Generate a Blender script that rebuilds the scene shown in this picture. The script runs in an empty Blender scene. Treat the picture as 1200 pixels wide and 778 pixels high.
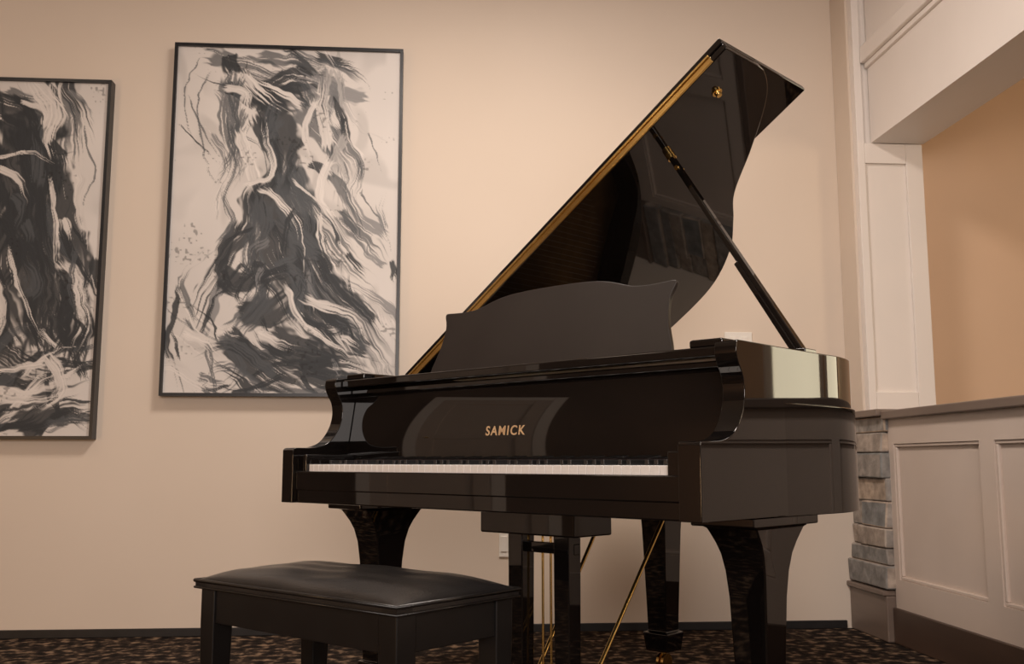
import bpy, bmesh, math, random
import numpy as np
from mathutils import Vector, Matrix
random.seed(3)
try:
    bpy.context.scene.view_settings.view_transform='Standard'
except Exception as ex: print(ex)

# ------------------------------------------------------------------ helpers
def newmat(name, color=(.5,.5,.5), rough=.5, metal=0., coat=0., spec=.5):
    m=bpy.data.materials.new(name); m.use_nodes=True
    b=m.node_tree.nodes['Principled BSDF']
    b.inputs['Base Color'].default_value=(*color,1); b.inputs['Roughness'].default_value=rough
    b.inputs['Metallic'].default_value=metal; b.inputs['Coat Weight'].default_value=coat
    b.inputs['Specular IOR Level'].default_value=spec
    return m
def N(m,t,**kw):
    n=m.node_tree.nodes.new(t)
    for k,v in kw.items(): setattr(n,k,v)
    return n
def L(m,a,b): m.node_tree.links.new(a,b)
def BS(m): return m.node_tree.nodes['Principled BSDF']
def noisy(m,c1,c2,scale,detail=4,bump=0.,bscale=None,stretch=(1,1,1),lo=.35,hi=.65,dist=.01):
    tc=N(m,'ShaderNodeTexCoord'); mp=N(m,'ShaderNodeMapping'); mp.inputs['Scale'].default_value=stretch
    L(m,tc.outputs['Object'],mp.inputs['Vector'])
    nz=N(m,'ShaderNodeTexNoise'); nz.inputs['Scale'].default_value=scale; nz.inputs['Detail'].default_value=detail
    L(m,mp.outputs[0],nz.inputs['Vector'])
    cr=N(m,'ShaderNodeValToRGB'); cr.color_ramp.elements[0].position=lo; cr.color_ramp.elements[1].position=hi
    cr.color_ramp.elements[0].color=(*c1,1); cr.color_ramp.elements[1].color=(*c2,1)
    L(m,nz.outputs['Fac'],cr.inputs[0]); L(m,cr.outputs[0],BS(m).inputs['Base Color'])
    if bump:
        n2=N(m,'ShaderNodeTexNoise'); n2.inputs['Scale'].default_value=bscale or scale; n2.inputs['Detail'].default_value=5
        L(m,mp.outputs[0],n2.inputs['Vector'])
        bp=N(m,'ShaderNodeBump'); bp.inputs['Strength'].default_value=bump; bp.inputs['Distance'].default_value=dist
        L(m,n2.outputs['Fac'],bp.inputs['Height']); L(m,bp.outputs[0],BS(m).inputs['Normal'])
    return cr

def mkobj(name,verts,faces,mat,parent=None,smooth=False,bevel=0,seg=2):
    me=bpy.data.meshes.new(name); me.from_pydata([tuple(v) for v in verts],[],faces); me.update()
    bm=bmesh.new(); bm.from_mesh(me); bmesh.ops.recalc_face_normals(bm,faces=bm.faces); bm.to_mesh(me); bm.free()
    ob=bpy.data.objects.new(name,me); bpy.context.collection.objects.link(ob)
    me.materials.append(mat)
    if smooth or bevel:
        for p in me.polygons: p.use_smooth=True
    if bevel:
        md=ob.modifiers.new('bev','BEVEL'); md.width=bevel; md.segments=seg; md.limit_method='ANGLE'; md.angle_limit=math.radians(35)
        md.harden_normals=True
    if smooth and not bevel:
        me.set_sharp_from_angle(angle=math.radians(35))
    if parent: ob.parent=parent
    return ob
def boxv(x0,x1,y0,y1,z0,z1):
    return [(x0,y0,z0),(x1,y0,z0),(x1,y1,z0),(x0,y1,z0),(x0,y0,z1),(x1,y0,z1),(x1,y1,z1),(x0,y1,z1)]
BF=[(0,3,2,1),(4,5,6,7),(0,1,5,4),(1,2,6,5),(2,3,7,6),(3,0,4,7)]
def box(name,x0,x1,y0,y1,z0,z1,mat,parent=None,bevel=0,seg=2):
    return mkobj(name,boxv(x0,x1,y0,y1,z0,z1),BF,mat,parent,bevel=bevel,seg=seg)
def boxes(name,lst,mat,parent=None,bevel=0,seg=2):
    v=[];f=[]
    for b in lst:
        o=len(v); v+=boxv(*b); f+=[tuple(i+o for i in q) for q in BF]
    return mkobj(name,v,f,mat,parent,bevel=bevel,seg=seg)
def prism(name,pts,fn,lo,hi,mat,parent=None,bevel=0,seg=2,smooth=False):
    n=len(pts); v=[fn(a,b,lo) for a,b in pts]+[fn(a,b,hi) for a,b in pts]
    f=[tuple(range(n)),tuple(range(2*n-1,n-1,-1))]+[(i,(i+1)%n,(i+1)%n+n,i+n) for i in range(n)]
    return mkobj(name,v,f,mat,parent,bevel=bevel,seg=seg,smooth=smooth)
def loft(name,secs,mat,parent=None,bevel=0,smooth=False):
    n=len(secs[0]); v=[p for s in secs for p in s]; f=[]
    for k in range(len(secs)-1):
        for i in range(n):
            j=(i+1)%n; f.append((k*n+i,k*n+j,(k+1)*n+j,(k+1)*n+i))
    f.append(tuple(range(n))); f.append(tuple(range((len(secs)-1)*n,len(secs)*n)))
    return mkobj(name,v,f,mat,parent,bevel=bevel,smooth=smooth)
def rod(name,a,b,r,mat,parent=None,r2=None,n=16):
    a=Vector(a);b=Vector(b);d=(b-a).normalized(); u=d.orthogonal().normalized(); w=d.cross(u)
    r2=r if r2 is None else r2
    s=[[a+(u*math.cos(t)+w*math.sin(t))*r for t in [2*math.pi*i/n for i in range(n)]],
       [b+(u*math.cos(t)+w*math.sin(t))*r2 for t in [2*math.pi*i/n for i in range(n)]]]
    return loft(name,s,mat,parent,smooth=True)
def empty(name,loc=(0,0,0),rz=0):
    e=bpy.data.objects.new(name,None); bpy.context.collection.objects.link(e)
    e.location=loc; e.rotation_euler=(0,0,rz); e.empty_display_size=.1; return e
def catmull(pts,n=8):
    out=[]
    P=[pts[0]]+list(pts)+[pts[-1]]
    for i in range(1,len(P)-2):
        p0,p1,p2,p3=[np.array(q,float) for q in P[i-1:i+3]]
        for k in range(n):
            t=k/n
            out.append(tuple(.5*((2*p1)+(-p0+p2)*t+(2*p0-5*p1+4*p2-p3)*t*t+(-p0+3*p1-3*p2+p3)*t**3)))
    out.append(tuple(pts[-1])); return out

# ------------------------------------------------------------------ materials
M_wall=newmat('wall_paint',(.70,.575,.47),.75); noisy(M_wall,(.69,.585,.485),(.715,.61,.51),1.2,2,bump=.05,bscale=180,dist=.002)
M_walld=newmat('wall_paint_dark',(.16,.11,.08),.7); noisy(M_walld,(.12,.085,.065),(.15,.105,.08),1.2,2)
M_wall2=newmat('wall_paint_tan',(.62,.45,.31),.75); noisy(M_wall2,(.68,.48,.33),(.72,.51,.355),1.5,2)
M_white=newmat('white_trim',(.78,.72,.66),.45); noisy(M_white,(.80,.74,.69),(.82,.76,.71),3,2)
M_wains=newmat('wainscot_paint',(.55,.47,.41),.45); noisy(M_wains,(.59,.49,.42),(.62,.52,.45),3,2)
M_cap=newmat('cap_wood',(.17,.125,.10),.4); noisy(M_cap,(.14,.10,.08),(.20,.15,.12),6,6,stretch=(1,.15,1))
M_darkwood=newmat('dark_wood',(.06,.035,.025),.4); noisy(M_darkwood,(.05,.03,.022),(.085,.05,.035),6,6,stretch=(1,.15,1))
M_mortar=newmat('mortar',(.10,.085,.075),.9); noisy(M_mortar,(.08,.07,.06),(.13,.11,.095),40)
M_bbase=newmat('black_vinyl',(.012,.011,.011),.4); noisy(M_bbase,(.010,.009,.009),(.016,.014,.014),20)
M_frame=newmat('black_frame',(.01,.011,.013),.35); noisy(M_frame,(.008,.009,.011),(.012,.013,.016),20)
M_ceil=newmat('ceiling_paint',(.75,.70,.64),.9); noisy(M_ceil,(.50,.45,.40),(.52,.47,.42),5)
M_black=newmat('piano_lacquer',(.006,.0048,.0045),.025,spec=.72)
noisy(M_black,(.0045,.0036,.0034),(.007,.0055,.005),2,2)
M_satin=newmat('satin_black',(.014,.012,.012),.3); noisy(M_satin,(.007,.006,.006),(.010,.009,.009),8)
M_desk=newmat('desk_black',(.022,.018,.017),.42); noisy(M_desk,(.018,.0135,.012),(.022,.017,.015),6)
M_brass=newmat('brass',(.83,.52,.16),.24,metal=1.); noisy(M_brass,(.82,.53,.17),(.92,.64,.24),20,lo=.3,hi=.7)
M_gilt=newmat('gilt_lettering',(.75,.5,.25),.4,metal=.2); noisy(M_gilt,(.74,.50,.28),(.82,.58,.34),20)
M_gold=newmat('plate_gold',(.45,.30,.10),.4,metal=.8); noisy(M_gold,(.20,.12,.04),(.26,.16,.06),20)
M_ivory=newmat('key_white',(.85,.80,.74),.22); noisy(M_ivory,(.92,.90,.88),(.94,.92,.90),10)
M_ebony=newmat('key_black',(.01,.01,.01),.3); noisy(M_ebony,(.008,.008,.008),(.013,.012,.012),10)
M_felt=newmat('dark_felt',(.02,.01,.012),.9); noisy(M_felt,(.012,.006,.006),(.02,.01,.01),80)
M_sound=newmat('soundboard',(.35,.17,.06),.3); noisy(M_sound,(.16,.07,.03),(.22,.10,.04),4,6,stretch=(8,1,1))
M_string=newmat('string_steel',(.6,.55,.5),.3,metal=1.); noisy(M_string,(.35,.3,.26),(.4,.35,.3),10)
M_leather=newmat('bench_leather',(.016,.014,.014),.28); noisy(M_leather,(.009,.008,.008),(.015,.013,.012),6,bump=.35,bscale=220,dist=.002)
M_plast=newmat('switch_plastic',(.8,.76,.7),.35); noisy(M_plast,(.79,.75,.69),(.82,.78,.72),10)
M_glass=newmat('window_daylight',(.9,.85,.75),.5); BS(M_glass).inputs['Emission Color'].default_value=(1,.88,.62,1); BS(M_glass).inputs['Emission Strength'].default_value=4.0

M_carpet=newmat('patterned_carpet',(.1,.07,.05),.95,spec=.1)
cr=noisy(M_carpet,(.012,.009,.008),(.28,.19,.125),22,5,bump=.8,bscale=260,lo=.42,hi=.66,dist=.006,stretch=(1,1,1))
e=cr.color_ramp.elements.new(.53); e.color=(.045,.03,.022,1)

M_stone=newmat('stacked_stone',(.3,.27,.24),.85)
def stone():
    m=M_stone; g=N(m,'ShaderNodeNewGeometry'); cr=N(m,'ShaderNodeValToRGB')
    el=cr.color_ramp.elements; el[0].color=(.28,.25,.22,1); el[1].color=(.46,.35,.26,1)
    for p,c in ((.25,(.20,.20,.195,1)),(.5,(.42,.33,.26,1)),(.75,(.30,.275,.25,1))):
        x=el.new(p); x.color=c
    L(m,g.outputs['Random Per Island'],cr.inputs[0])
    tc=N(m,'ShaderNodeTexCoord'); nz=N(m,'ShaderNodeTexNoise'); nz.inputs['Scale'].default_value=22; nz.inputs['Detail'].default_value=8
    L(m,tc.outputs['Object'],nz.inputs['Vector'])
    mx=N(m,'ShaderNodeMix',data_type='RGBA',blend_type='OVERLAY'); mx.inputs[0].default_value=.8
    L(m,cr.outputs[0],mx.inputs[6]); L(m,nz.outputs['Fac'],mx.inputs[7]); L(m,mx.outputs[2],BS(m).inputs['Base Color'])
    bp=N(m,'ShaderNodeBump'); bp.inputs['Strength'].default_value=.8; bp.inputs['Distance'].default_value=.01
    L(m,nz.outputs['Fac'],bp.inputs['Height']); L(m,bp.outputs[0],BS(m).inputs['Normal'])
stone()

# ------------------------------------------------------------------ room
YW=4.48; ZC=3.15
box('floor',-4.2,6.2,-3.2,4.8,-.1,0,M_carpet)
box('ceiling',-4.2,6.2,-3.2,4.8,ZC,ZC+.1,M_ceil)
box('wall_back',-4.2,2.2,YW,YW+.15,0,ZC,M_wall)
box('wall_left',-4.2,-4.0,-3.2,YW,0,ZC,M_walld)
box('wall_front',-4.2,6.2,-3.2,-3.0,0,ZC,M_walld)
box('wall_adjacent_back',2.2,6.2,YW+.02,YW+.17,0,ZC,M_wall2)
box('wall_adjacent_right',6.0,6.2,-3.0,YW+.02,0,ZC,M_wall2)
box('baseboard_back',-4.0,1.86,YW-.012,YW,0,.036,M_bbase,bevel=.003)
# unseen door added on the left wall, for a paler reflection in the fallboard
dr=empty('added_door',(-3.975,3.0,0))
box('added_door_leaf',0,.03,-.40,.40,.01,2.05,M_wains,dr)
boxes('added_door_stiles',[(.03,.045,-.40,-.28,.01,2.05),(.03,.045,.28,.40,.01,2.05),(.03,.045,-.28,.28,1.92,2.05),(.03,.045,-.28,.28,.01,.22),(.03,.045,-.28,.28,.95,1.08)],M_wains,dr,bevel=.003)
boxes('added_door_casing',[(0,.05,-.49,-.40,0,2.14),(0,.05,.40,.49,0,2.14),(0,.05,-.40,.40,2.05,2.14)],M_white,dr,bevel=.003)
rod('added_door_handle',(.045,.33,1.0),(.10,.33,1.0),.014,M_brass,dr)
# window in the adjacent room
wd=empty('window_1',(6.0,3.88,1.85))
box('pane',-.02,-.012,-.46,.46,-.75,.75,M_glass,wd)
boxes('window_frame',[(-.05,0,-.52,-.46,-.81,.81),(-.05,0,.46,.52,-.81,.81),(-.05,0,-.46,.46,.75,.81),(-.05,0,-.46,.46,-.81,-.75)],M_white,wd,bevel=.004)
# pony wall with wainscot
PX=1.92; PY=4.10
wr=empty('wall_right')
box('core',PX+.018,2.16,-3.0,PY,0,.93,M_wains,wr)
fr=[(PX,PX+.02,-3.0,PY,.825,.93),(PX,PX+.02,-3.0,PY,.0,.262)]
mold=[]
y1=4.055; y=PY
while y1>-2.8:
    y0=y1-.665
    fr.append((PX,PX+.02,y1,y,.262,.825))
    t=.014
    for (a,b,c,d) in ((y0,y1,.811,.825),(y0,y1,.262,.276),(y0,y0+t,.276,.811),(y1-t,y1,.276,.811)):
        mold.append((PX+.005,PX+.02,a,b,c,d))
    y=y0; y1=y0-.095
fr.append((PX,PX+.02,-3.0,y,.262,.825))
boxes('wainscot_frame',fr,M_wains,wr)
boxes('panel_molding',mold,M_wains,wr,bevel=.004)
box('trim_1',PX-.03,2.20,-3.0,PY+.0,.93,.966,M_cap,bevel=.006)
box('baseboard_right',PX-.016,PX,-3.0,PY-.001,0,.145,M_darkwood,bevel=.004)
# stone pier
sp=empty('stone_pier')
v=[];f=[]
z=.215; rnd=random.Random(5)
while z<.93:
    h=rnd.choice([.07,.085,.10,.11]); 
    if z+h>.88: h=.945-z
    ys=[4.105,YW-.002]
    if rnd.random()<.5: ys.insert(1,rnd.uniform(4.2,4.38))
    for a,b in zip(ys[:-1],ys[1:]):
        xo=PX-rnd.uniform(.01,.055); yo=rnd.uniform(0,.012) if a==ys[0] else 0
        o=len(v)
        bv=boxv(xo,2.14,a-yo+.001,b-.001,z+.001,z+h-.001)
        bv=[(x+ (rnd.uniform(-.006,.006) if x<2 else 0),yy,zz+rnd.uniform(-.002,.002)) for x,yy,zz in bv]
        v+=bv; f+=[tuple(i+o for i in q) for q in BF]
    z+=h
mkobj('stone_courses',v,f,M_stone,sp,bevel=.007,seg=2)
box('mortar_core',PX+.002,2.12,4.12,YW-.003,0,.944,M_mortar,sp)
box('plinth',PX-.04,2.14,4.105,YW-.003,0,.19,M_cap,sp,bevel=.006)
box('plinth_ledge',PX-.055,2.14,4.105,YW-.003,.19,.212,M_cap,sp,bevel=.005)
box('cap_ledge',PX-.05,2.2,4.101,YW-.003,.945,.975,M_cap,sp,bevel=.005)
# white column
cl=empty('white_column')
CY=4.28; CX=1.92
box('shaft',CX,2.23,CY,YW-.002,.976,ZC,M_white,cl)
box('side_face',CX-.012,CX,CY+.03,YW-.002,.976,ZC,M_wall,cl)
boxes('column_frame',[(CX,CX+.035,CY-.014,CY,.976,ZC),(2.15,2.23,CY-.014,CY,.976,2.215),(CX+.035,2.15,CY-.014,CY,2.12,2.215),(CX+.035,2.15,CY-.014,CY,.976,1.06)],M_white,cl,bevel=.003)
# header beam
hb=empty('header_beam')
hx=1.985
box('beam_lower',hx,2.235,-3.0,CY-.016,2.216,2.60,M_white,hb)
box('beam_ledge',hx-.035,2.27,-3.0,CY-.016,2.60,2.68,M_white,hb,bevel=.006)
box('beam_cove',hx-.015,2.25,-3.0,CY-.016,2.575,2.60,M_white,hb,bevel=.004)
box('beam_upper',hx,2.235,-3.0,CY-.016,2.68,ZC,M_white,hb)

def plate(name,x,z,w,h):
    e=empty(name,(x,YW,z))
    box('cover_plate',-w/2,w/2,-.008,0,-h/2,h/2,M_plast,e,bevel=.002)
    for s in (-1,1):
        box('rocker_1' if s<0 else 'rocker_2',s*w*.22-.014,s*w*.22+.014,-.012,-.006,-h*.3,h*.3,M_plast,e,bevel=.002)
plate('light_switch',1.395,1.295,.13,.115)
plate('wall_outlet',.31,.385,.075,.115)

# ------------------------------------------------------------------ paintings
def vnoise(x,y,seed):
    r=np.random.RandomState(seed%100000).rand(64,64)
    xi=np.floor(x).astype(int); yi=np.floor(y).astype(int); fx=x-xi; fy=y-yi
    fx=fx*fx*(3-2*fx); fy=fy*fy*(3-2*fy)
    g=lambda a,b: r[a%64,b%64]
    return (g(xi,yi)*(1-fx)+g(xi+1,yi)*fx)*(1-fy)+(g(xi,yi+1)*(1-fx)+g(xi+1,yi+1)*fx)*fy
def ss(a,b,x):
    t=np.clip((x-a)/(b-a),0,1); return t*t*(3-2*t)
PWd,PH=1.05,1.635
TONE={'k':(.024,.028,.033),'g':(.07,.077,.085),'m':(.18,.18,.185),'w':(.68,.635,.60),'l':(.42,.40,.385)}
def paint(strokes,fields,seed0):
    nx,ny=320,498
    X,Y=np.meshgrid(np.linspace(0,PWd,nx),np.linspace(0,PH,ny))
    base=np.array([.69,.645,.61]); C=np.ones((ny,nx,3))*base
    C*= (0.92+.12*vnoise(X*4,Y*4,seed0))[...,None]
    sm=vnoise(X*7+vnoise(X*5,Y*5,seed0+3)*3,Y*5,seed0+5)
    C*=(1-.16*ss(.6,.85,sm))[...,None]
    WX=X+.05*(vnoise(X*7,Y*7,seed0+1)-.5)+.012*(vnoise(X*30,Y*30,seed0+41)-.5)
    WY=Y+.05*(vnoise(X*7,Y*7,seed0+2)-.5)+.012*(vnoise(X*30,Y*30,seed0+42)-.5)
    rs=np.random.RandomState(seed0)
    rand=[]
    for (cx,cy,sx,sy,ang,n,tones,wr_) in fields:
        for _ in range(n):
            px=cx+rs.randn()*sx; py=cy+rs.randn()*sy
            a=math.radians(ang+rs.randn()*12); ln=rs.uniform(.05,.22); cv=rs.uniform(-.4,.4)
            pts=[]
            X0,Y0=px*PWd,py*PH
            for s in (-1,-.4,.2,1):
                pts.append(((X0+math.cos(a+cv*s)*ln*s)/PWd,(Y0+math.sin(a+cv*s)*ln*s)/PH))
            if rs.rand()<.4: pts=pts[::-1]
            rand.append((pts,rs.uniform(*wr_),tones[rs.randint(len(tones))],rs.uniform(.6,1.0)))
    dark=[s for s in strokes if s[2]!='w']; wh=[s for s in strokes if s[2]=='w']
    order=rand[::2]+dark+rand[1::2]+wh
    for k,(pts,w,tone,dry) in enumerate(order):
        P=[(a*PWd,b*PH) for a,b in pts]
        P=catmull(P,5) if len(P)>2 else P
        xs=[p[0] for p in P]; ys=[p[1] for p in P]; mg=w*1.6+.05
        i0,i1=np.searchsorted(X[0],[min(xs)-mg,max(xs)+mg]); j0,j1=np.searchsorted(Y[:,0],[min(ys)-mg,max(ys)+mg])
        if i1-i0<2 or j1-j0<2: continue
        wx=WX[j0:j1,i0:i1]; wy=WY[j0:j1,i0:i1]
        best=np.full(wx.shape,9.);T=np.zeros_like(wx);S=np.zeros_like(wx);acc=0
        tot=sum(math.dist(P[i],P[i+1]) for i in range(len(P)-1))+1e-9
        M=len(P)-1
        for i in range(M):
            a=P[i];b=P[i+1];dx=b[0]-a[0];dy=b[1]-a[1];l=math.hypot(dx,dy)+1e-9
            q=((wx-a[0])*dx+(wy-a[1])*dy)/l/l
            lo=-9 if i==0 else 0; hi=9 if i==M-1 else 1
            qc=np.clip(q,0,1); ql=np.clip(q,lo,hi)
            d=np.hypot(wx-a[0]-qc*dx,wy-a[1]-qc*dy)
            cr_=((wx-a[0])*dy-(wy-a[1])*dx)/l
            m=d<best
            best[m]=d[m];T[m]=cr_[m];S[m]=(acc+ql*l)[m];acc+=l
        t=T/w; s=S/tot
        ragged=(vnoise(t*7+9,s*0+k,k*7+seed0+3)-.5)
        ends=ss(-.04,.03,s+ragged*.12)*(1-ss(.65,1.0,s+ragged*.6))
        edge=np.abs(t)+.5*(vnoise(S*24,t*3+50,k+seed0+7)-.5)
        a=(1-ss(.75,1.0,edge))*ends*(best<w*1.5+.02)
        fq=max(6,w*330)
        br=.5*vnoise(t*fq*.45+20,S*5,k+seed0+11)+.5*vnoise(t*fq+20,S*9,k+seed0+13)
        th=dry*(.24+.52*np.clip(s,0,1))
        a=a*ss(th-.07,th+.09,br)
        col=np.array(TONE[tone])
        a=(a*(.94 if tone in 'kw' else .8))[...,None]
        sub=C[j0:j1,i0:i1]
        C[j0:j1,i0:i1]=sub*(1-a)+col*(.75+.5*br[...,None])*a
    sp=vnoise(X*90,Y*90,seed0+31)*vnoise(X*9,Y*9,seed0+33)
    C*=(1-.5*ss(.62,.75,sp))[...,None]
    return nx,ny,C
M_canvas=newmat('canvas_paint',(.6,.5,.45),.6)
va=N(M_canvas,'ShaderNodeVertexColor',layer_name='paint'); L(M_canvas,va.outputs[0],BS(M_canvas).inputs['Base Color'])
tc=N(M_canvas,'ShaderNodeTexCoord'); nz=N(M_canvas,'ShaderNodeTexNoise'); nz.inputs['Scale'].default_value=300; L(M_canvas,tc.outputs['Object'],nz.inputs['Vector'])
bp=N(M_canvas,'ShaderNodeBump'); bp.inputs['Strength'].default_value=.2; bp.inputs['Distance'].default_value=.002; L(M_canvas,nz.outputs['Fac'],bp.inputs['Height']); L(M_canvas,bp.outputs[0],BS(M_canvas).inputs['Normal'])
def painting(x0,z0,strokes,fields,seed):
    e=empty('framed_painting',(x0+PWd/2,YW,z0+PH/2))
    nx,ny,C=paint(strokes,fields,seed)
    xs=np.linspace(-PWd/2+.012,PWd/2-.012,nx); zs=np.linspace(PH/2-.012,-PH/2+.012,ny)
    XX,ZZ=np.meshgrid(xs,zs); V=np.stack([XX.ravel(),np.full(nx*ny,-.040),ZZ.ravel()],1)
    idx=np.arange(nx*ny).reshape(ny,nx)
    Fq=np.stack([idx[:-1,:-1].ravel(),idx[1:,:-1].ravel(),idx[1:,1:].ravel(),idx[:-1,1:].ravel()],1)
    me=bpy.data.meshes.new('canvas'); me.from_pydata(V.tolist(),[],Fq.tolist())
    ca=me.color_attributes.new('paint','FLOAT_COLOR','POINT')
    buf=np.ones((nx*ny,4),np.float32); buf[:,:3]=C.reshape(-1,3); ca.data.foreach_set('color',buf.ravel())
    me.materials.append(M_canvas); ob=bpy.data.objects.new('canvas',me); bpy.context.collection.objects.link(ob); ob.parent=e
    a=PWd/2;b=PH/2;t=.014
    boxes('frame',[(-a,-a+t,-.055,0,-b,b),(a-t,a,-.055,0,-b,b),(-a+t,a-t,-.055,0,b-t,b),(-a+t,a-t,-.055,0,-b,-b+t)],M_frame,e)
    box('backing',-a+t,a-t,-.034,0,-b+t,b-t,M_satin,e)
def c1(*pts): return [((x-203)/269,(y-50)/415) for x,y in pts]
def c2(*pts): return [((x+150)/275,(y-92)/422) for x,y in pts]
S1=[
 (c1((240,62),(290,70),(335,90)),.05,'g',.6),(c1((262,58),(272,80)),.045,'k',.4),
 (c1((370,58),(415,74)),.03,'k',.6),(c1((300,60),(345,66),(390,72)),.03,'g',.8),
 (c1((280,95),(320,112),(372,110)),.085,'k',.15),(c1((295,122),(330,92),(375,100)),.07,'k',.5),
 (c1((272,85),(262,140),(275,195),(270,240)),.05,'g',.8),(c1((255,110),(285,180),(262,230)),.03,'m',.9),
 (c1((315,120),(338,165),(334,230)),.085,'k',.1),(c1((300,140),(322,190),(305,240)),.04,'k',.5),
 (c1((350,120),(385,160),(410,200),(412,240)),.06,'g',.75),(c1((370,80),(388,115),(382,150)),.04,'m',.85),
 (c1((395,110),(412,165)),.022,'k',.6),
 (c1((340,200),(360,240),(400,290),(440,330)),.075,'g',.8),
 (c1((325,210),(318,260),(340,320),(380,370),(420,430)),.11,'k',.45),
 (c1((345,215),(365,290),(400,350),(450,410),(475,445)),.10,'g',.6),
 (c1((300,230),(280,290),(250,340),(232,385)),.045,'k',.75),
 (c1((310,240),(300,300),(322,360)),.06,'g',.7),
 (c1((355,260),(385,330),(445,400)),.07,'k',.55),
 (c1((275,262),(265,320),(285,345)),.035,'k',.5),
 (c1((268,330),(300,338),(335,318)),.05,'k',.35),(c1((282,368),(320,374),(350,350)),.065,'k',.25),
 (c1((320,355),(290,385),(285,405)),.05,'g',.6),
 (c1((325,395),(375,420),(445,440)),.08,'k',.45),(c1((280,410),(320,440),(355,456)),.07,'k',.45),
 (c1((270,400),(290,430),(270,455)),.03,'g',.7),(c1((355,430),(420,455),(470,452)),.05,'k',.5),
 (c1((220,345),(205,400),(222,462)),.016,'k',.25),(c1((232,375),(222,330),(250,300)),.02,'g',.8),
 (c1((400,255),(430,280),(445,300)),.04,'g',.8),(c1((415,300),(440,330)),.02,'k',.8),
 (c1((215,115),(235,160),(255,185)),.005,'g',.5),(c1((228,70),(208,120),(222,170)),.004,'g',.5),(c1((205,150),(250,190)),.004,'k',.6),
 (c1((240,85),(225,130),(240,200),(262,215)),.005,'g',.5),(c1((435,150),(455,200)),.004,'g',.6),(c1((430,225),(462,300)),.004,'g',.6),
 (c1((225,380),(260,420),(240,455)),.008,'g',.6),(c1((240,440),(270,452)),.02,'g',.8),
 (c1((278,150),(290,190),(305,218)),.036,'w',.2),(c1((294,217),(318,205),(312,150)),.018,'w',.3),
 (c1((262,100),(285,108),(282,135)),.03,'w',.5),
 (c1((372,120),(360,150),(372,190)),.018,'w',.5),
 (c1((392,190),(380,230),(402,275)),.022,'w',.6),
 (c1((340,345),(380,395),(430,420)),.014,'w',.7),
 (c1((310,395),(350,408)),.025,'w',.6),(c1((352,215),(398,255),(410,270)),.006,'w',.5),
 (c1((225,395),(250,405),(265,420)),.03,'w',.4),
]
def g1(x,y,sx,sy,ang,n,t,w): return ((x-203)/269,(y-50)/415,sx/269,sy/415,ang,n,t,w)
def g2(x,y,sx,sy,ang,n,t,w): return ((x+150)/275,(y-92)/422,sx/275,sy/422,ang,n,t,w)
F1=[g1(330,98,34,18,35,16,'kkgmw',(.01,.04)),g1(270,150,8,40,85,10,'gmkw',(.008,.025)),
    g1(392,150,13,40,72,14,'mgkwl',(.01,.032)),g1(335,185,9,40,88,8,'kkg',(.012,.04)),
    g1(355,290,24,45,58,26,'kkggmw',(.010,.036)),g1(405,370,28,40,50,26,'kkgmw',(.010,.034)),
    g1(285,340,22,34,115,16,'kgkwm',(.008,.03)),g1(325,412,40,20,25,18,'kkgkw',(.010,.036)),
    g1(245,410,18,28,60,8,'gmkw',(.004,.014)),g1(430,250,18,45,70,7,'mlg',(.008,.026)),
    g1(345,456,80,6,10,12,'kgk',(.006,.02))]
F2=[g2(40,175,28,40,75,24,'kkkgw',(.016,.05)),g2(60,290,26,55,75,32,'kkkgkw',(.012,.045)),
    g2(0,300,40,80,70,24,'kkgw',(.012,.045)),g2(90,380,10,45,80,14,'kkgw',(.008,.024)),
    g2(40,430,45,26,150,18,'kgwwk',(.008,.026)),g2(50,492,50,10,165,14,'kkg',(.008,.026)),
    g2(-80,300,40,110,80,30,'kgmw',(.01,.03))]
S2=[
 (c2((0,105),(30,118),(60,112)),.05,'g',.6),(c2((-60,120),(0,130),(40,150)),.09,'k',.4),
 (c2((10,135),(40,165),(75,165)),.10,'k',.1),(c2((60,110),(85,150),(90,200)),.05,'g',.8),
 (c2((45,150),(55,210),(40,280)),.12,'k',.1),(c2((10,160),(20,230),(-10,300)),.11,'k',.2),
 (c2((70,200),(85,260),(100,330),(98,410)),.08,'k',.35),(c2((30,240),(50,310),(70,380),(60,430)),.12,'k',.3),
 (c2((0,260),(10,340),(40,400),(40,440)),.09,'k',.5),(c2((-40,200),(-60,300),(-20,400)),.12,'g',.6),
 (c2((85,330),(104,390),(92,440)),.06,'k',.4),(c2((0,380),(30,430),(80,440)),.06,'k',.5),
 (c2((-20,420),(20,450),(60,470)),.04,'g',.7),(c2((5,440),(40,455),(95,440)),.02,'k',.5),
 (c2((0,495),(50,478),(110,455)),.035,'k',.5),(c2((40,508),(80,492),(112,490)),.06,'k',.4),(c2((-60,470),(0,505),(30,500)),.05,'k',.6),
 (c2((100,150),(110,200),(105,260)),.005,'g',.5),(c2((80,100),(108,140)),.02,'m',.9),(c2((90,260),(112,300)),.008,'k',.5),
 (c2((0,190),(30,182),(60,190)),.010,'w',.6),(c2((0,205),(22,215),(30,240)),.018,'w',.6),
 (c2((66,215),(75,260),(72,320)),.014,'w',.6),(c2((20,300),(35,350),(70,400)),.010,'w',.7),
 (c2((98,205),(108,290)),.022,'w',.5),(c2((10,335),(20,380),(8,410)),.018,'w',.6),
 (c2((70,420),(90,455),(70,480)),.03,'w',.5),(c2((-30,330),(0,360)),.03,'w',.6),(c2((20,120),(45,130),(48,145)),.014,'w',.6),
 (c2((0,460),(40,470),(80,462)),.04,'w',.4),
]
painting(-1.235,1.038,S1,F1,100)
painting(-1.51-PWd,.847,S2,F2,400)

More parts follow.
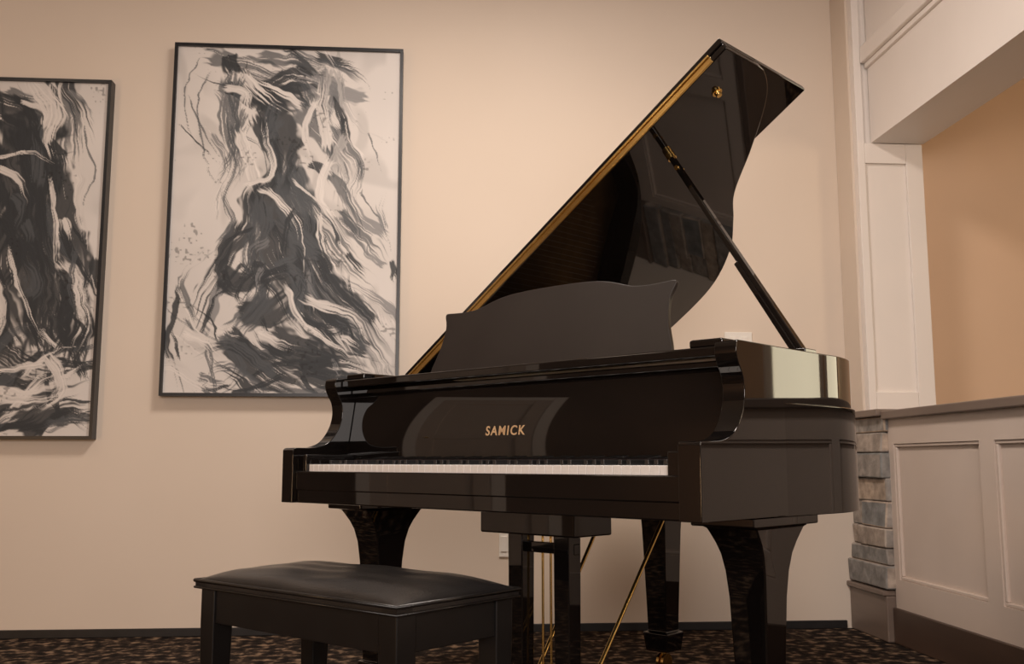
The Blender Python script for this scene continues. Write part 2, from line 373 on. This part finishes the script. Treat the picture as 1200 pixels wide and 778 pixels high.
# ------------------------------------------------------------------ grand piano
gp=empty('grand_piano',(.025,2.517,0),-.8345)
W=.747; ZB=.628; ZT=1.013
def rimline(o):
    pts=[(W+o,.30),(W+o,.50),(W+o,.66),(.70+o,.80),(.555+o*.9,.95),(.375+o*.8,1.09),(.275+o*.8,1.22),(.15+o*.6,1.37),(-.04+o*.3,1.475+o),(-.30,1.505+o),(-.60,1.50+o),(-.715-o*.7,1.465+o*.7),(-W-o,1.37),(-W-o,1.0),(-W-o,.30)]
    return catmull(pts,6)
def band(name,o_out,o_in,z0,z1,mat,bevel=.003,ramp=False):
    A=rimline(o_out);B=rimline(o_in);n=len(A)
    if ramp:
        A=[(x-math.copysign((o_out+.003)*(1-min(1,max(0,(y-.30)/.22))),x),y) for x,y in A]
    v=[(x,y,z0) for x,y in A]+[(x,y,z1) for x,y in A]+[(x,y,z0) for x,y in B]+[(x,y,z1) for x,y in B]
    f=[]
    for i in range(n-1):
        f+=[(i,i+1,n+i+1,n+i),(2*n+i,3*n+i,3*n+i+1,2*n+i+1),(n+i,n+i+1,3*n+i+1,3*n+i),(i,2*n+i,2*n+i+1,i+1)]
    f+=[(0,n,3*n,2*n),(n-1,3*n-1,4*n-1,2*n-1)]
    return mkobj(name,v,f,mat,gp,bevel=bevel)
band('rim',0,-.055,ZB,ZT,M_black)
band('rim_molding',.009,-.01,ZB-.002,.885,M_black,bevel=.003,ramp=True)
inner=rimline(-.05)
prism('bottom_board',inner,lambda a,b,t:(a,b,t),.66,.70,M_black,gp)
prism('soundboard',inner,lambda a,b,t:(a,b,t),.86,.87,M_sound,gp)
inn2=rimline(-.085); 
prism('iron_plate',inn2,lambda a,b,t:(a,b,t),.90,.915,M_gold,gp)
sv=[]
for i in range(60):
    x=-.62+i*.021
    yb=min(1.36,1.36-max(0,(x+.1))*1.1) ; yb=max(.72,yb)
    sv.append((x,x+.0015,.40,yb,.935,.9365))
boxes('strings',sv,M_string,gp)
prof=catmull([(.0,.785),(.012,.792),(.06,.792),(.098,.797),(.13,.81),(.155,.835),(.172,.865),(.180,.90),(.175,.935),(.160,.96),(.15,.985),(.152,1.006),(.16,ZT)],4)
prof=[(0,ZB)]+prof+[(.31,ZT),(.31,ZB)]
KH=.650
for s,nm in ((1,'arm_treble'),(-1,'arm_bass')):
    prism(nm,prof,lambda a,b,t:(t,a,b),min(s*.692,s*(W+.0005)),max(s*.692,s*(W+.0005)),M_black,gp,bevel=.006,seg=3)
    box('key_block_'+nm[4:],min(s*(KH+.001),s*.692),max(s*(KH+.001),s*.692),.02,.2,.70,.772,M_black,gp,bevel=.004)
box('keybed',-.692,.692,.012,.36,ZB,.70,M_black,gp,bevel=.004)
box('key_slip',-.692,.692,.008,.030,.665,.722,M_black,gp,bevel=.004)
n=52;kw=2*KH/n
boxes('white_keys',[(-KH+i*kw+.0005,-KH+(i+1)*kw-.0005,.030,.20,.712,.742) for i in range(n)],M_ivory,gp,bevel=.0012)
bk=[]
for i in range(n-1):
    if i%7 in (0,2,3,5,6): 
        x=-KH+(i+1)*kw; bk.append((x-.006,x+.006,.088,.20,.742,.7545))
boxes('black_keys',bk,M_ebony,gp,bevel=.002)
box('key_felt',-KH,KH,.2,.206,.738,.757,M_felt,gp)
fb=[(.203,.750),(.200,.760),(.232,.955),(.236,.972),(.262,.972),(.262,.750)]
prism('fallboard',fb,lambda a,b,t:(t,a,b),-.691,.691,M_black,gp,bevel=.003)
box('fallboard_molding',-.691,.691,.215,.25,.962,.978,M_black,gp,bevel=.004)
box('music_shelf',-.691,.691,.175,.49,.982,1.006,M_black,gp,bevel=.005,seg=3)
box('shelf_rail',-.60,.60,.30,.37,1.006,1.020,M_black,gp,bevel=.003)
for s in (-1,1):
    box('shelf_slide_%d'%(1 if s<0 else 2),min(s*.60,s*.69),max(s*.60,s*.69),.19,.40,1.006,1.026,M_black,gp,bevel=.006)
cu=bpy.data.curves.new('lettering','FONT'); cu.body='SAMICK'; cu.size=.036; cu.extrude=.0006; cu.offset=.0006; cu.align_x='CENTER'; cu.space_character=1.22
to=bpy.data.objects.new('tmp',cu); bpy.context.collection.objects.link(to)
bpy.context.view_layer.update()
tm=bpy.data.meshes.new_from_object(to); bpy.data.objects.remove(to)
lt=bpy.data.objects.new('lettering',tm); bpy.context.collection.objects.link(lt); tm.materials.clear(); tm.materials.append(M_gilt)
lt.parent=gp; lt.location=(-.005,.2085,.822); lt.rotation_euler=(math.radians(90)-math.atan(.032/.195),0,0)
half=[(.455,0),(.448,.03),(.432,.08),(.424,.13),(.426,.165),(.436,.19),(.438,.200),(.430,.206),(.39,.204),(.34,.203),(.29,.208),(.23,.226),(.17,.238),(.09,.243),(0,.244)]
hs=catmull(half,3)
dp=hs+[(-x,y) for x,y in hs[::-1][1:]]
ct,st=math.cos(math.radians(15)),math.sin(math.radians(15))
prism('music_desk',dp,lambda a,b,t:(a,.335+b*st+t*ct,1.018+b*ct-t*st),0,.014,M_desk,gp,bevel=.003)
for s in (-1,1):
    rod('desk_prop_%d'%(1 if s<0 else 2),(s*.25,.41,1.15),(s*.25,.50,1.01),.005,M_brass,gp)
# lid
TH=.574; HX,HZ=-W-.004,1.016; LW=2*W+.040; YF=.502
def LP(u,y,w):
    return (HX+u*math.cos(TH)-w*math.sin(TH), y, HZ+u*math.sin(TH)+w*math.cos(TH))
o=[(x-HX,y) for x,y in rimline(.014)]
o=[(u+(.028 if y<.70 else .028*max(0,(.95-y)/.25)) if u>.7 else u,y) for u,y in o if y>YF+.02]
lidpts=[(LW,YF)]+o+[(0,YF)]
lidpts=[(min(LW,max(u,0.0)),y) for u,y in lidpts]
prism('lid_main',lidpts,lambda a,b,t:LP(a,b,t),0,.02,M_black,gp,bevel=.004)
prism('lid_flap',[(0,YF),(LW,YF),(LW,2*YF-.03),(0,2*YF-.03)],lambda a,b,t:LP(a,b,t),.023,.043,M_black,gp,bevel=.004)
prism('lid_hinge_brass',[(.02,YF-.004),(LW-.05,YF-.004),(LW-.05,YF+.002),(.02,YF+.002)],lambda a,b,t:LP(a,b,t),.001,.028,M_brass,gp,bevel=.001)
prism('lid_hinge_pin',[(.02,YF-.008),(LW-.05,YF-.008),(LW-.05,YF-.003),(.02,YF-.003)],lambda a,b,t:LP(a,b,t),.018,.024,M_brass,gp,bevel=.0015)
rod('lid_knob',LP(LW-.12,YF+.11,0),LP(LW-.12,YF+.11,-.016),.011,M_brass,gp,r2=.008)
rod('lid_knob_base',LP(LW-.12,YF+.11,0),LP(LW-.12,YF+.11,-.004),.015,M_brass,gp)
A=Vector((.712,.53,1.01)); B=Vector(LP(1.18,.66,-.012))
def stick(name,a,b,w,mat):
    d=(b-a).normalized(); s=Vector((0,1,0)); s=(s-d*s.dot(d)).normalized(); t=d.cross(s)
    secs=[[a+s*i*w[0]+t*j*w[1] for i,j in ((-1,-1),(1,-1),(1,1),(-1,1))],[b+s*i*w[2]+t*j*w[3] for i,j in ((-1,-1),(1,-1),(1,1),(-1,1))]]
    return loft(name,secs,mat,gp,bevel=.003)
stick('prop_stick',A,B,(.013,.010,.010,.008),M_black)
stick('prop_stick_half',A+Vector((-.012,-.006,0)),A.lerp(B,.42)+Vector((-.012,-.006,0)),(.012,.008,.009,.007),M_black)
rod('prop_cup',LP(1.18,.66,0),LP(1.18,.66,-.02),.014,M_brass,gp)
rod('prop_pin',A.lerp(B,.93)+Vector((0,-.016,0)),A.lerp(B,.93)+Vector((0,.016,0)),.007,M_brass,gp)
box('prop_bracket',.70,.73,.50,.56,ZT,ZT+.012,M_black,gp,bevel=.003)
def leg(name,cx,cy,secs):
    ss_=[]
    for z,hx,hy in secs:
        ss_.append([(cx-hx,cy-hy,z),(cx+hx,cy-hy,z),(cx+hx,cy+hy,z),(cx-hx,cy+hy,z)])
    loft(name,ss_,M_black,gp,bevel=.004)
fs=[(ZB,.082,.15),(.606,.082,.15),(.602,.066,.112),(.585,.063,.098),(.565,.060,.082),(.54,.056,.068),(.50,.052,.056),(.44,.048,.049),(.14,.037,.038),(.135,.048,.049),(.08,.043,.044),(.06,.036,.036)]
leg('leg_treble',.655,.37,fs); 
leg('leg_bass',-.635,.30,fs)
leg('leg_tail',-.30,1.35,[(ZB+.04,.08,.08),(.61,.08,.08),(.605,.058,.058),(.50,.052,.052),(.14,.040,.040),(.135,.054,.054),(.07,.046,.046)])
for i,(x,y) in enumerate(((.655,.37),(-.635,.30),(-.30,1.35))):
    for s in (-.014,.006):
        rod('caster_wheel_%d%s'%(i,'a' if s<0 else 'b'),(x+s,y,.03),(x+s+.010,y,.03),.03,M_brass,gp,n=24)
    rod('caster_stem_%d'%i,(x,y,.03),(x,y,.08),.009,M_brass,gp)
LY=.36
box('lyre_top_block',-.18,.17,LY-.07,LY+.09,.552,ZB,M_black,gp,bevel=.005)
for s in (-1,1):
    leg('lyre_post_%d'%(1 if s<0 else 2),s*.085,LY,[(.56,.028,.026),(.12,.026,.024)])
box('lyre_crossbar',-.115,.115,LY-.005,LY+.02,.50,.53,M_black,gp,bevel=.003)
box('lyre_box',-.15,.15,LY-.06,LY+.05,.055,.13,M_black,gp,bevel=.005)
for i,x in enumerate((-.06,0,.06)):
    rod('pedal_rod_%d'%(i+1),(x*.5,LY+.03,.12),(x*.5,LY+.03,.60),.0035,M_brass,gp)
    prism('pedal_%d'%(i+1),[(x-.008,LY-.05),(x-.014,LY-.12),(x-.011,LY-.155),(x+.011,LY-.155),(x+.014,LY-.12),(x+.008,LY-.05)],lambda a,b,t:(a,b,t),.07,.082,M_brass,gp,bevel=.004)
rod('lyre_brace_1',(.10,LY+.04,.10),(.12,LY+.50,.70),.006,M_brass,gp)
rod('lyre_brace_2',(-.10,LY+.04,.10),(-.12,LY+.50,.70),.006,M_brass,gp)

# ------------------------------------------------------------------ bench
bn=empty('piano_bench',(-.5852,2.5116,0),-.7742)
BL,BW=.706,.371
nx,ny=60,36
v=[];f=[]
for j in range(ny+1):
    for i in range(nx+1):
        a=-1+2*i/nx;b=-1+2*j/ny
        a=math.copysign(1-(1-abs(a))**1.5,a); b=math.copysign(1-(1-abs(b))**1.5,b)
        h=(1-abs(a)**5)*(1-abs(b)**3.2)
        z=.463+.036*max(h,0)**.6
        z+=.0018*math.sin(a*9+b*3)*h+.0012*math.sin(b*14-a*5)*h
        v.append((BL/2+a*(BL/2+.004),BW/2+b*(BW/2+.004),z))
idx=lambda i,j:j*(nx+1)+i
for j in range(ny):
    for i in range(nx): f.append((idx(i,j),idx(i+1,j),idx(i+1,j+1),idx(i,j+1)))
ring=[idx(i,0) for i in range(nx)]+[idx(nx,j) for j in range(ny)]+[idx(i,ny) for i in range(nx,0,-1)]+[idx(0,j) for j in range(ny,0,-1)]
base=len(v)
for r in ring: v.append((v[r][0],v[r][1],.446))
m=len(ring)
for k in range(m): f.append((ring[k],base+k,base+(k+1)%m,ring[(k+1)%m]))
f.append(tuple(base+k for k in range(m)))
mkobj('cushion',v,f,M_leather,bn,smooth=True)
def loop(name,z,r,mat):
    cu=bpy.data.curves.new(name,'CURVE'); cu.dimensions='3D'; sp_=cu.splines.new('POLY')
    q=.005; pts=[(-q,-q,z),(BL+q,-q,z),(BL+q,BW+q,z),(-q,BW+q,z)]
    sp_.points.add(3)
    for p_,c in zip(sp_.points,pts): p_.co=(*c,1)
    sp_.use_cyclic_u=True; cu.bevel_depth=r; cu.materials.append(mat)
    o_=bpy.data.objects.new(name,cu); bpy.context.collection.objects.link(o_); o_.parent=bn
loop('piping_top',.463,.0045,M_leather); loop('piping_bottom',.447,.003,M_leather)
boxes('apron',[(.02,BL-.02,.012,.030,.365,.446),(.02,BL-.02,BW-.030,BW-.012,.365,.446),(.012,.030,.02,BW-.02,.365,.446),(BL-.030,BL-.012,.02,BW-.02,.365,.446)],M_satin,bn,bevel=.002)
k=0
for x in (.034,BL-.034):
    for y in (.034,BW-.034):
        k+=1
        loft('leg_%d'%k,[[(x-h,y-h,z),(x+h,y-h,z),(x+h,y+h,z),(x-h,y+h,z)] for z,h in ((.446,.028),(.36,.028),(0,.021))],M_satin,bn,bevel=.004)

# ------------------------------------------------------------------ lights
def area(name,loc,rot,size,sy,power,col):
    l=bpy.data.lights.new(name,'AREA'); l.shape='RECTANGLE'; l.size=size; l.size_y=sy; l.energy=power; l.color=col
    o_=bpy.data.objects.new(name,l); bpy.context.collection.objects.link(o_); o_.location=loc; o_.rotation_euler=[math.radians(a) for a in rot]; return o_
def point(name,loc,power,col,r=.12):
    l=bpy.data.lights.new(name,'POINT'); l.energy=power; l.color=col; l.shadow_soft_size=r
    o_=bpy.data.objects.new(name,l); bpy.context.collection.objects.link(o_); o_.location=loc
area('rear_fill',(-.2,-2.9,1.8),(90,0,0),2.4,1.6,150,(1,.88,.81))  # soft fill added behind the camera; there is no window in that wall
area('ceiling_light_1',(.2,2.7,ZC-.02),(0,0,0),.6,.6,62,(1,.88,.79))
area('ceiling_light_2',(-2.4,2.6,ZC-.02),(0,0,0),.5,.5,6,(1,.80,.62))
point('lamp_left',(-3.2,.5,.6),60,(1,.60,.30),.2)
point('lamp_adjacent',(3.6,.8,1.9),70,(1,.76,.52),.3)
w=bpy.data.worlds.new('world'); bpy.context.scene.world=w; w.use_nodes=True
w.node_tree.nodes['Background'].inputs[0].default_value=(1,.85,.7,1); w.node_tree.nodes['Background'].inputs[1].default_value=.1

# ------------------------------------------------------------------ camera
cam=bpy.data.cameras.new('camera'); co=bpy.data.objects.new('camera',cam); bpy.context.collection.objects.link(co)
cam.sensor_width=36; cam.lens=1150/1200*36
pt=math.atan(152/1150); yw=math.atan(85/1150)
co.location=(0,0,.75); co.rotation_euler=(math.pi/2+pt,0,-yw)
cam.clip_start=.05
bpy.context.scene.camera=co
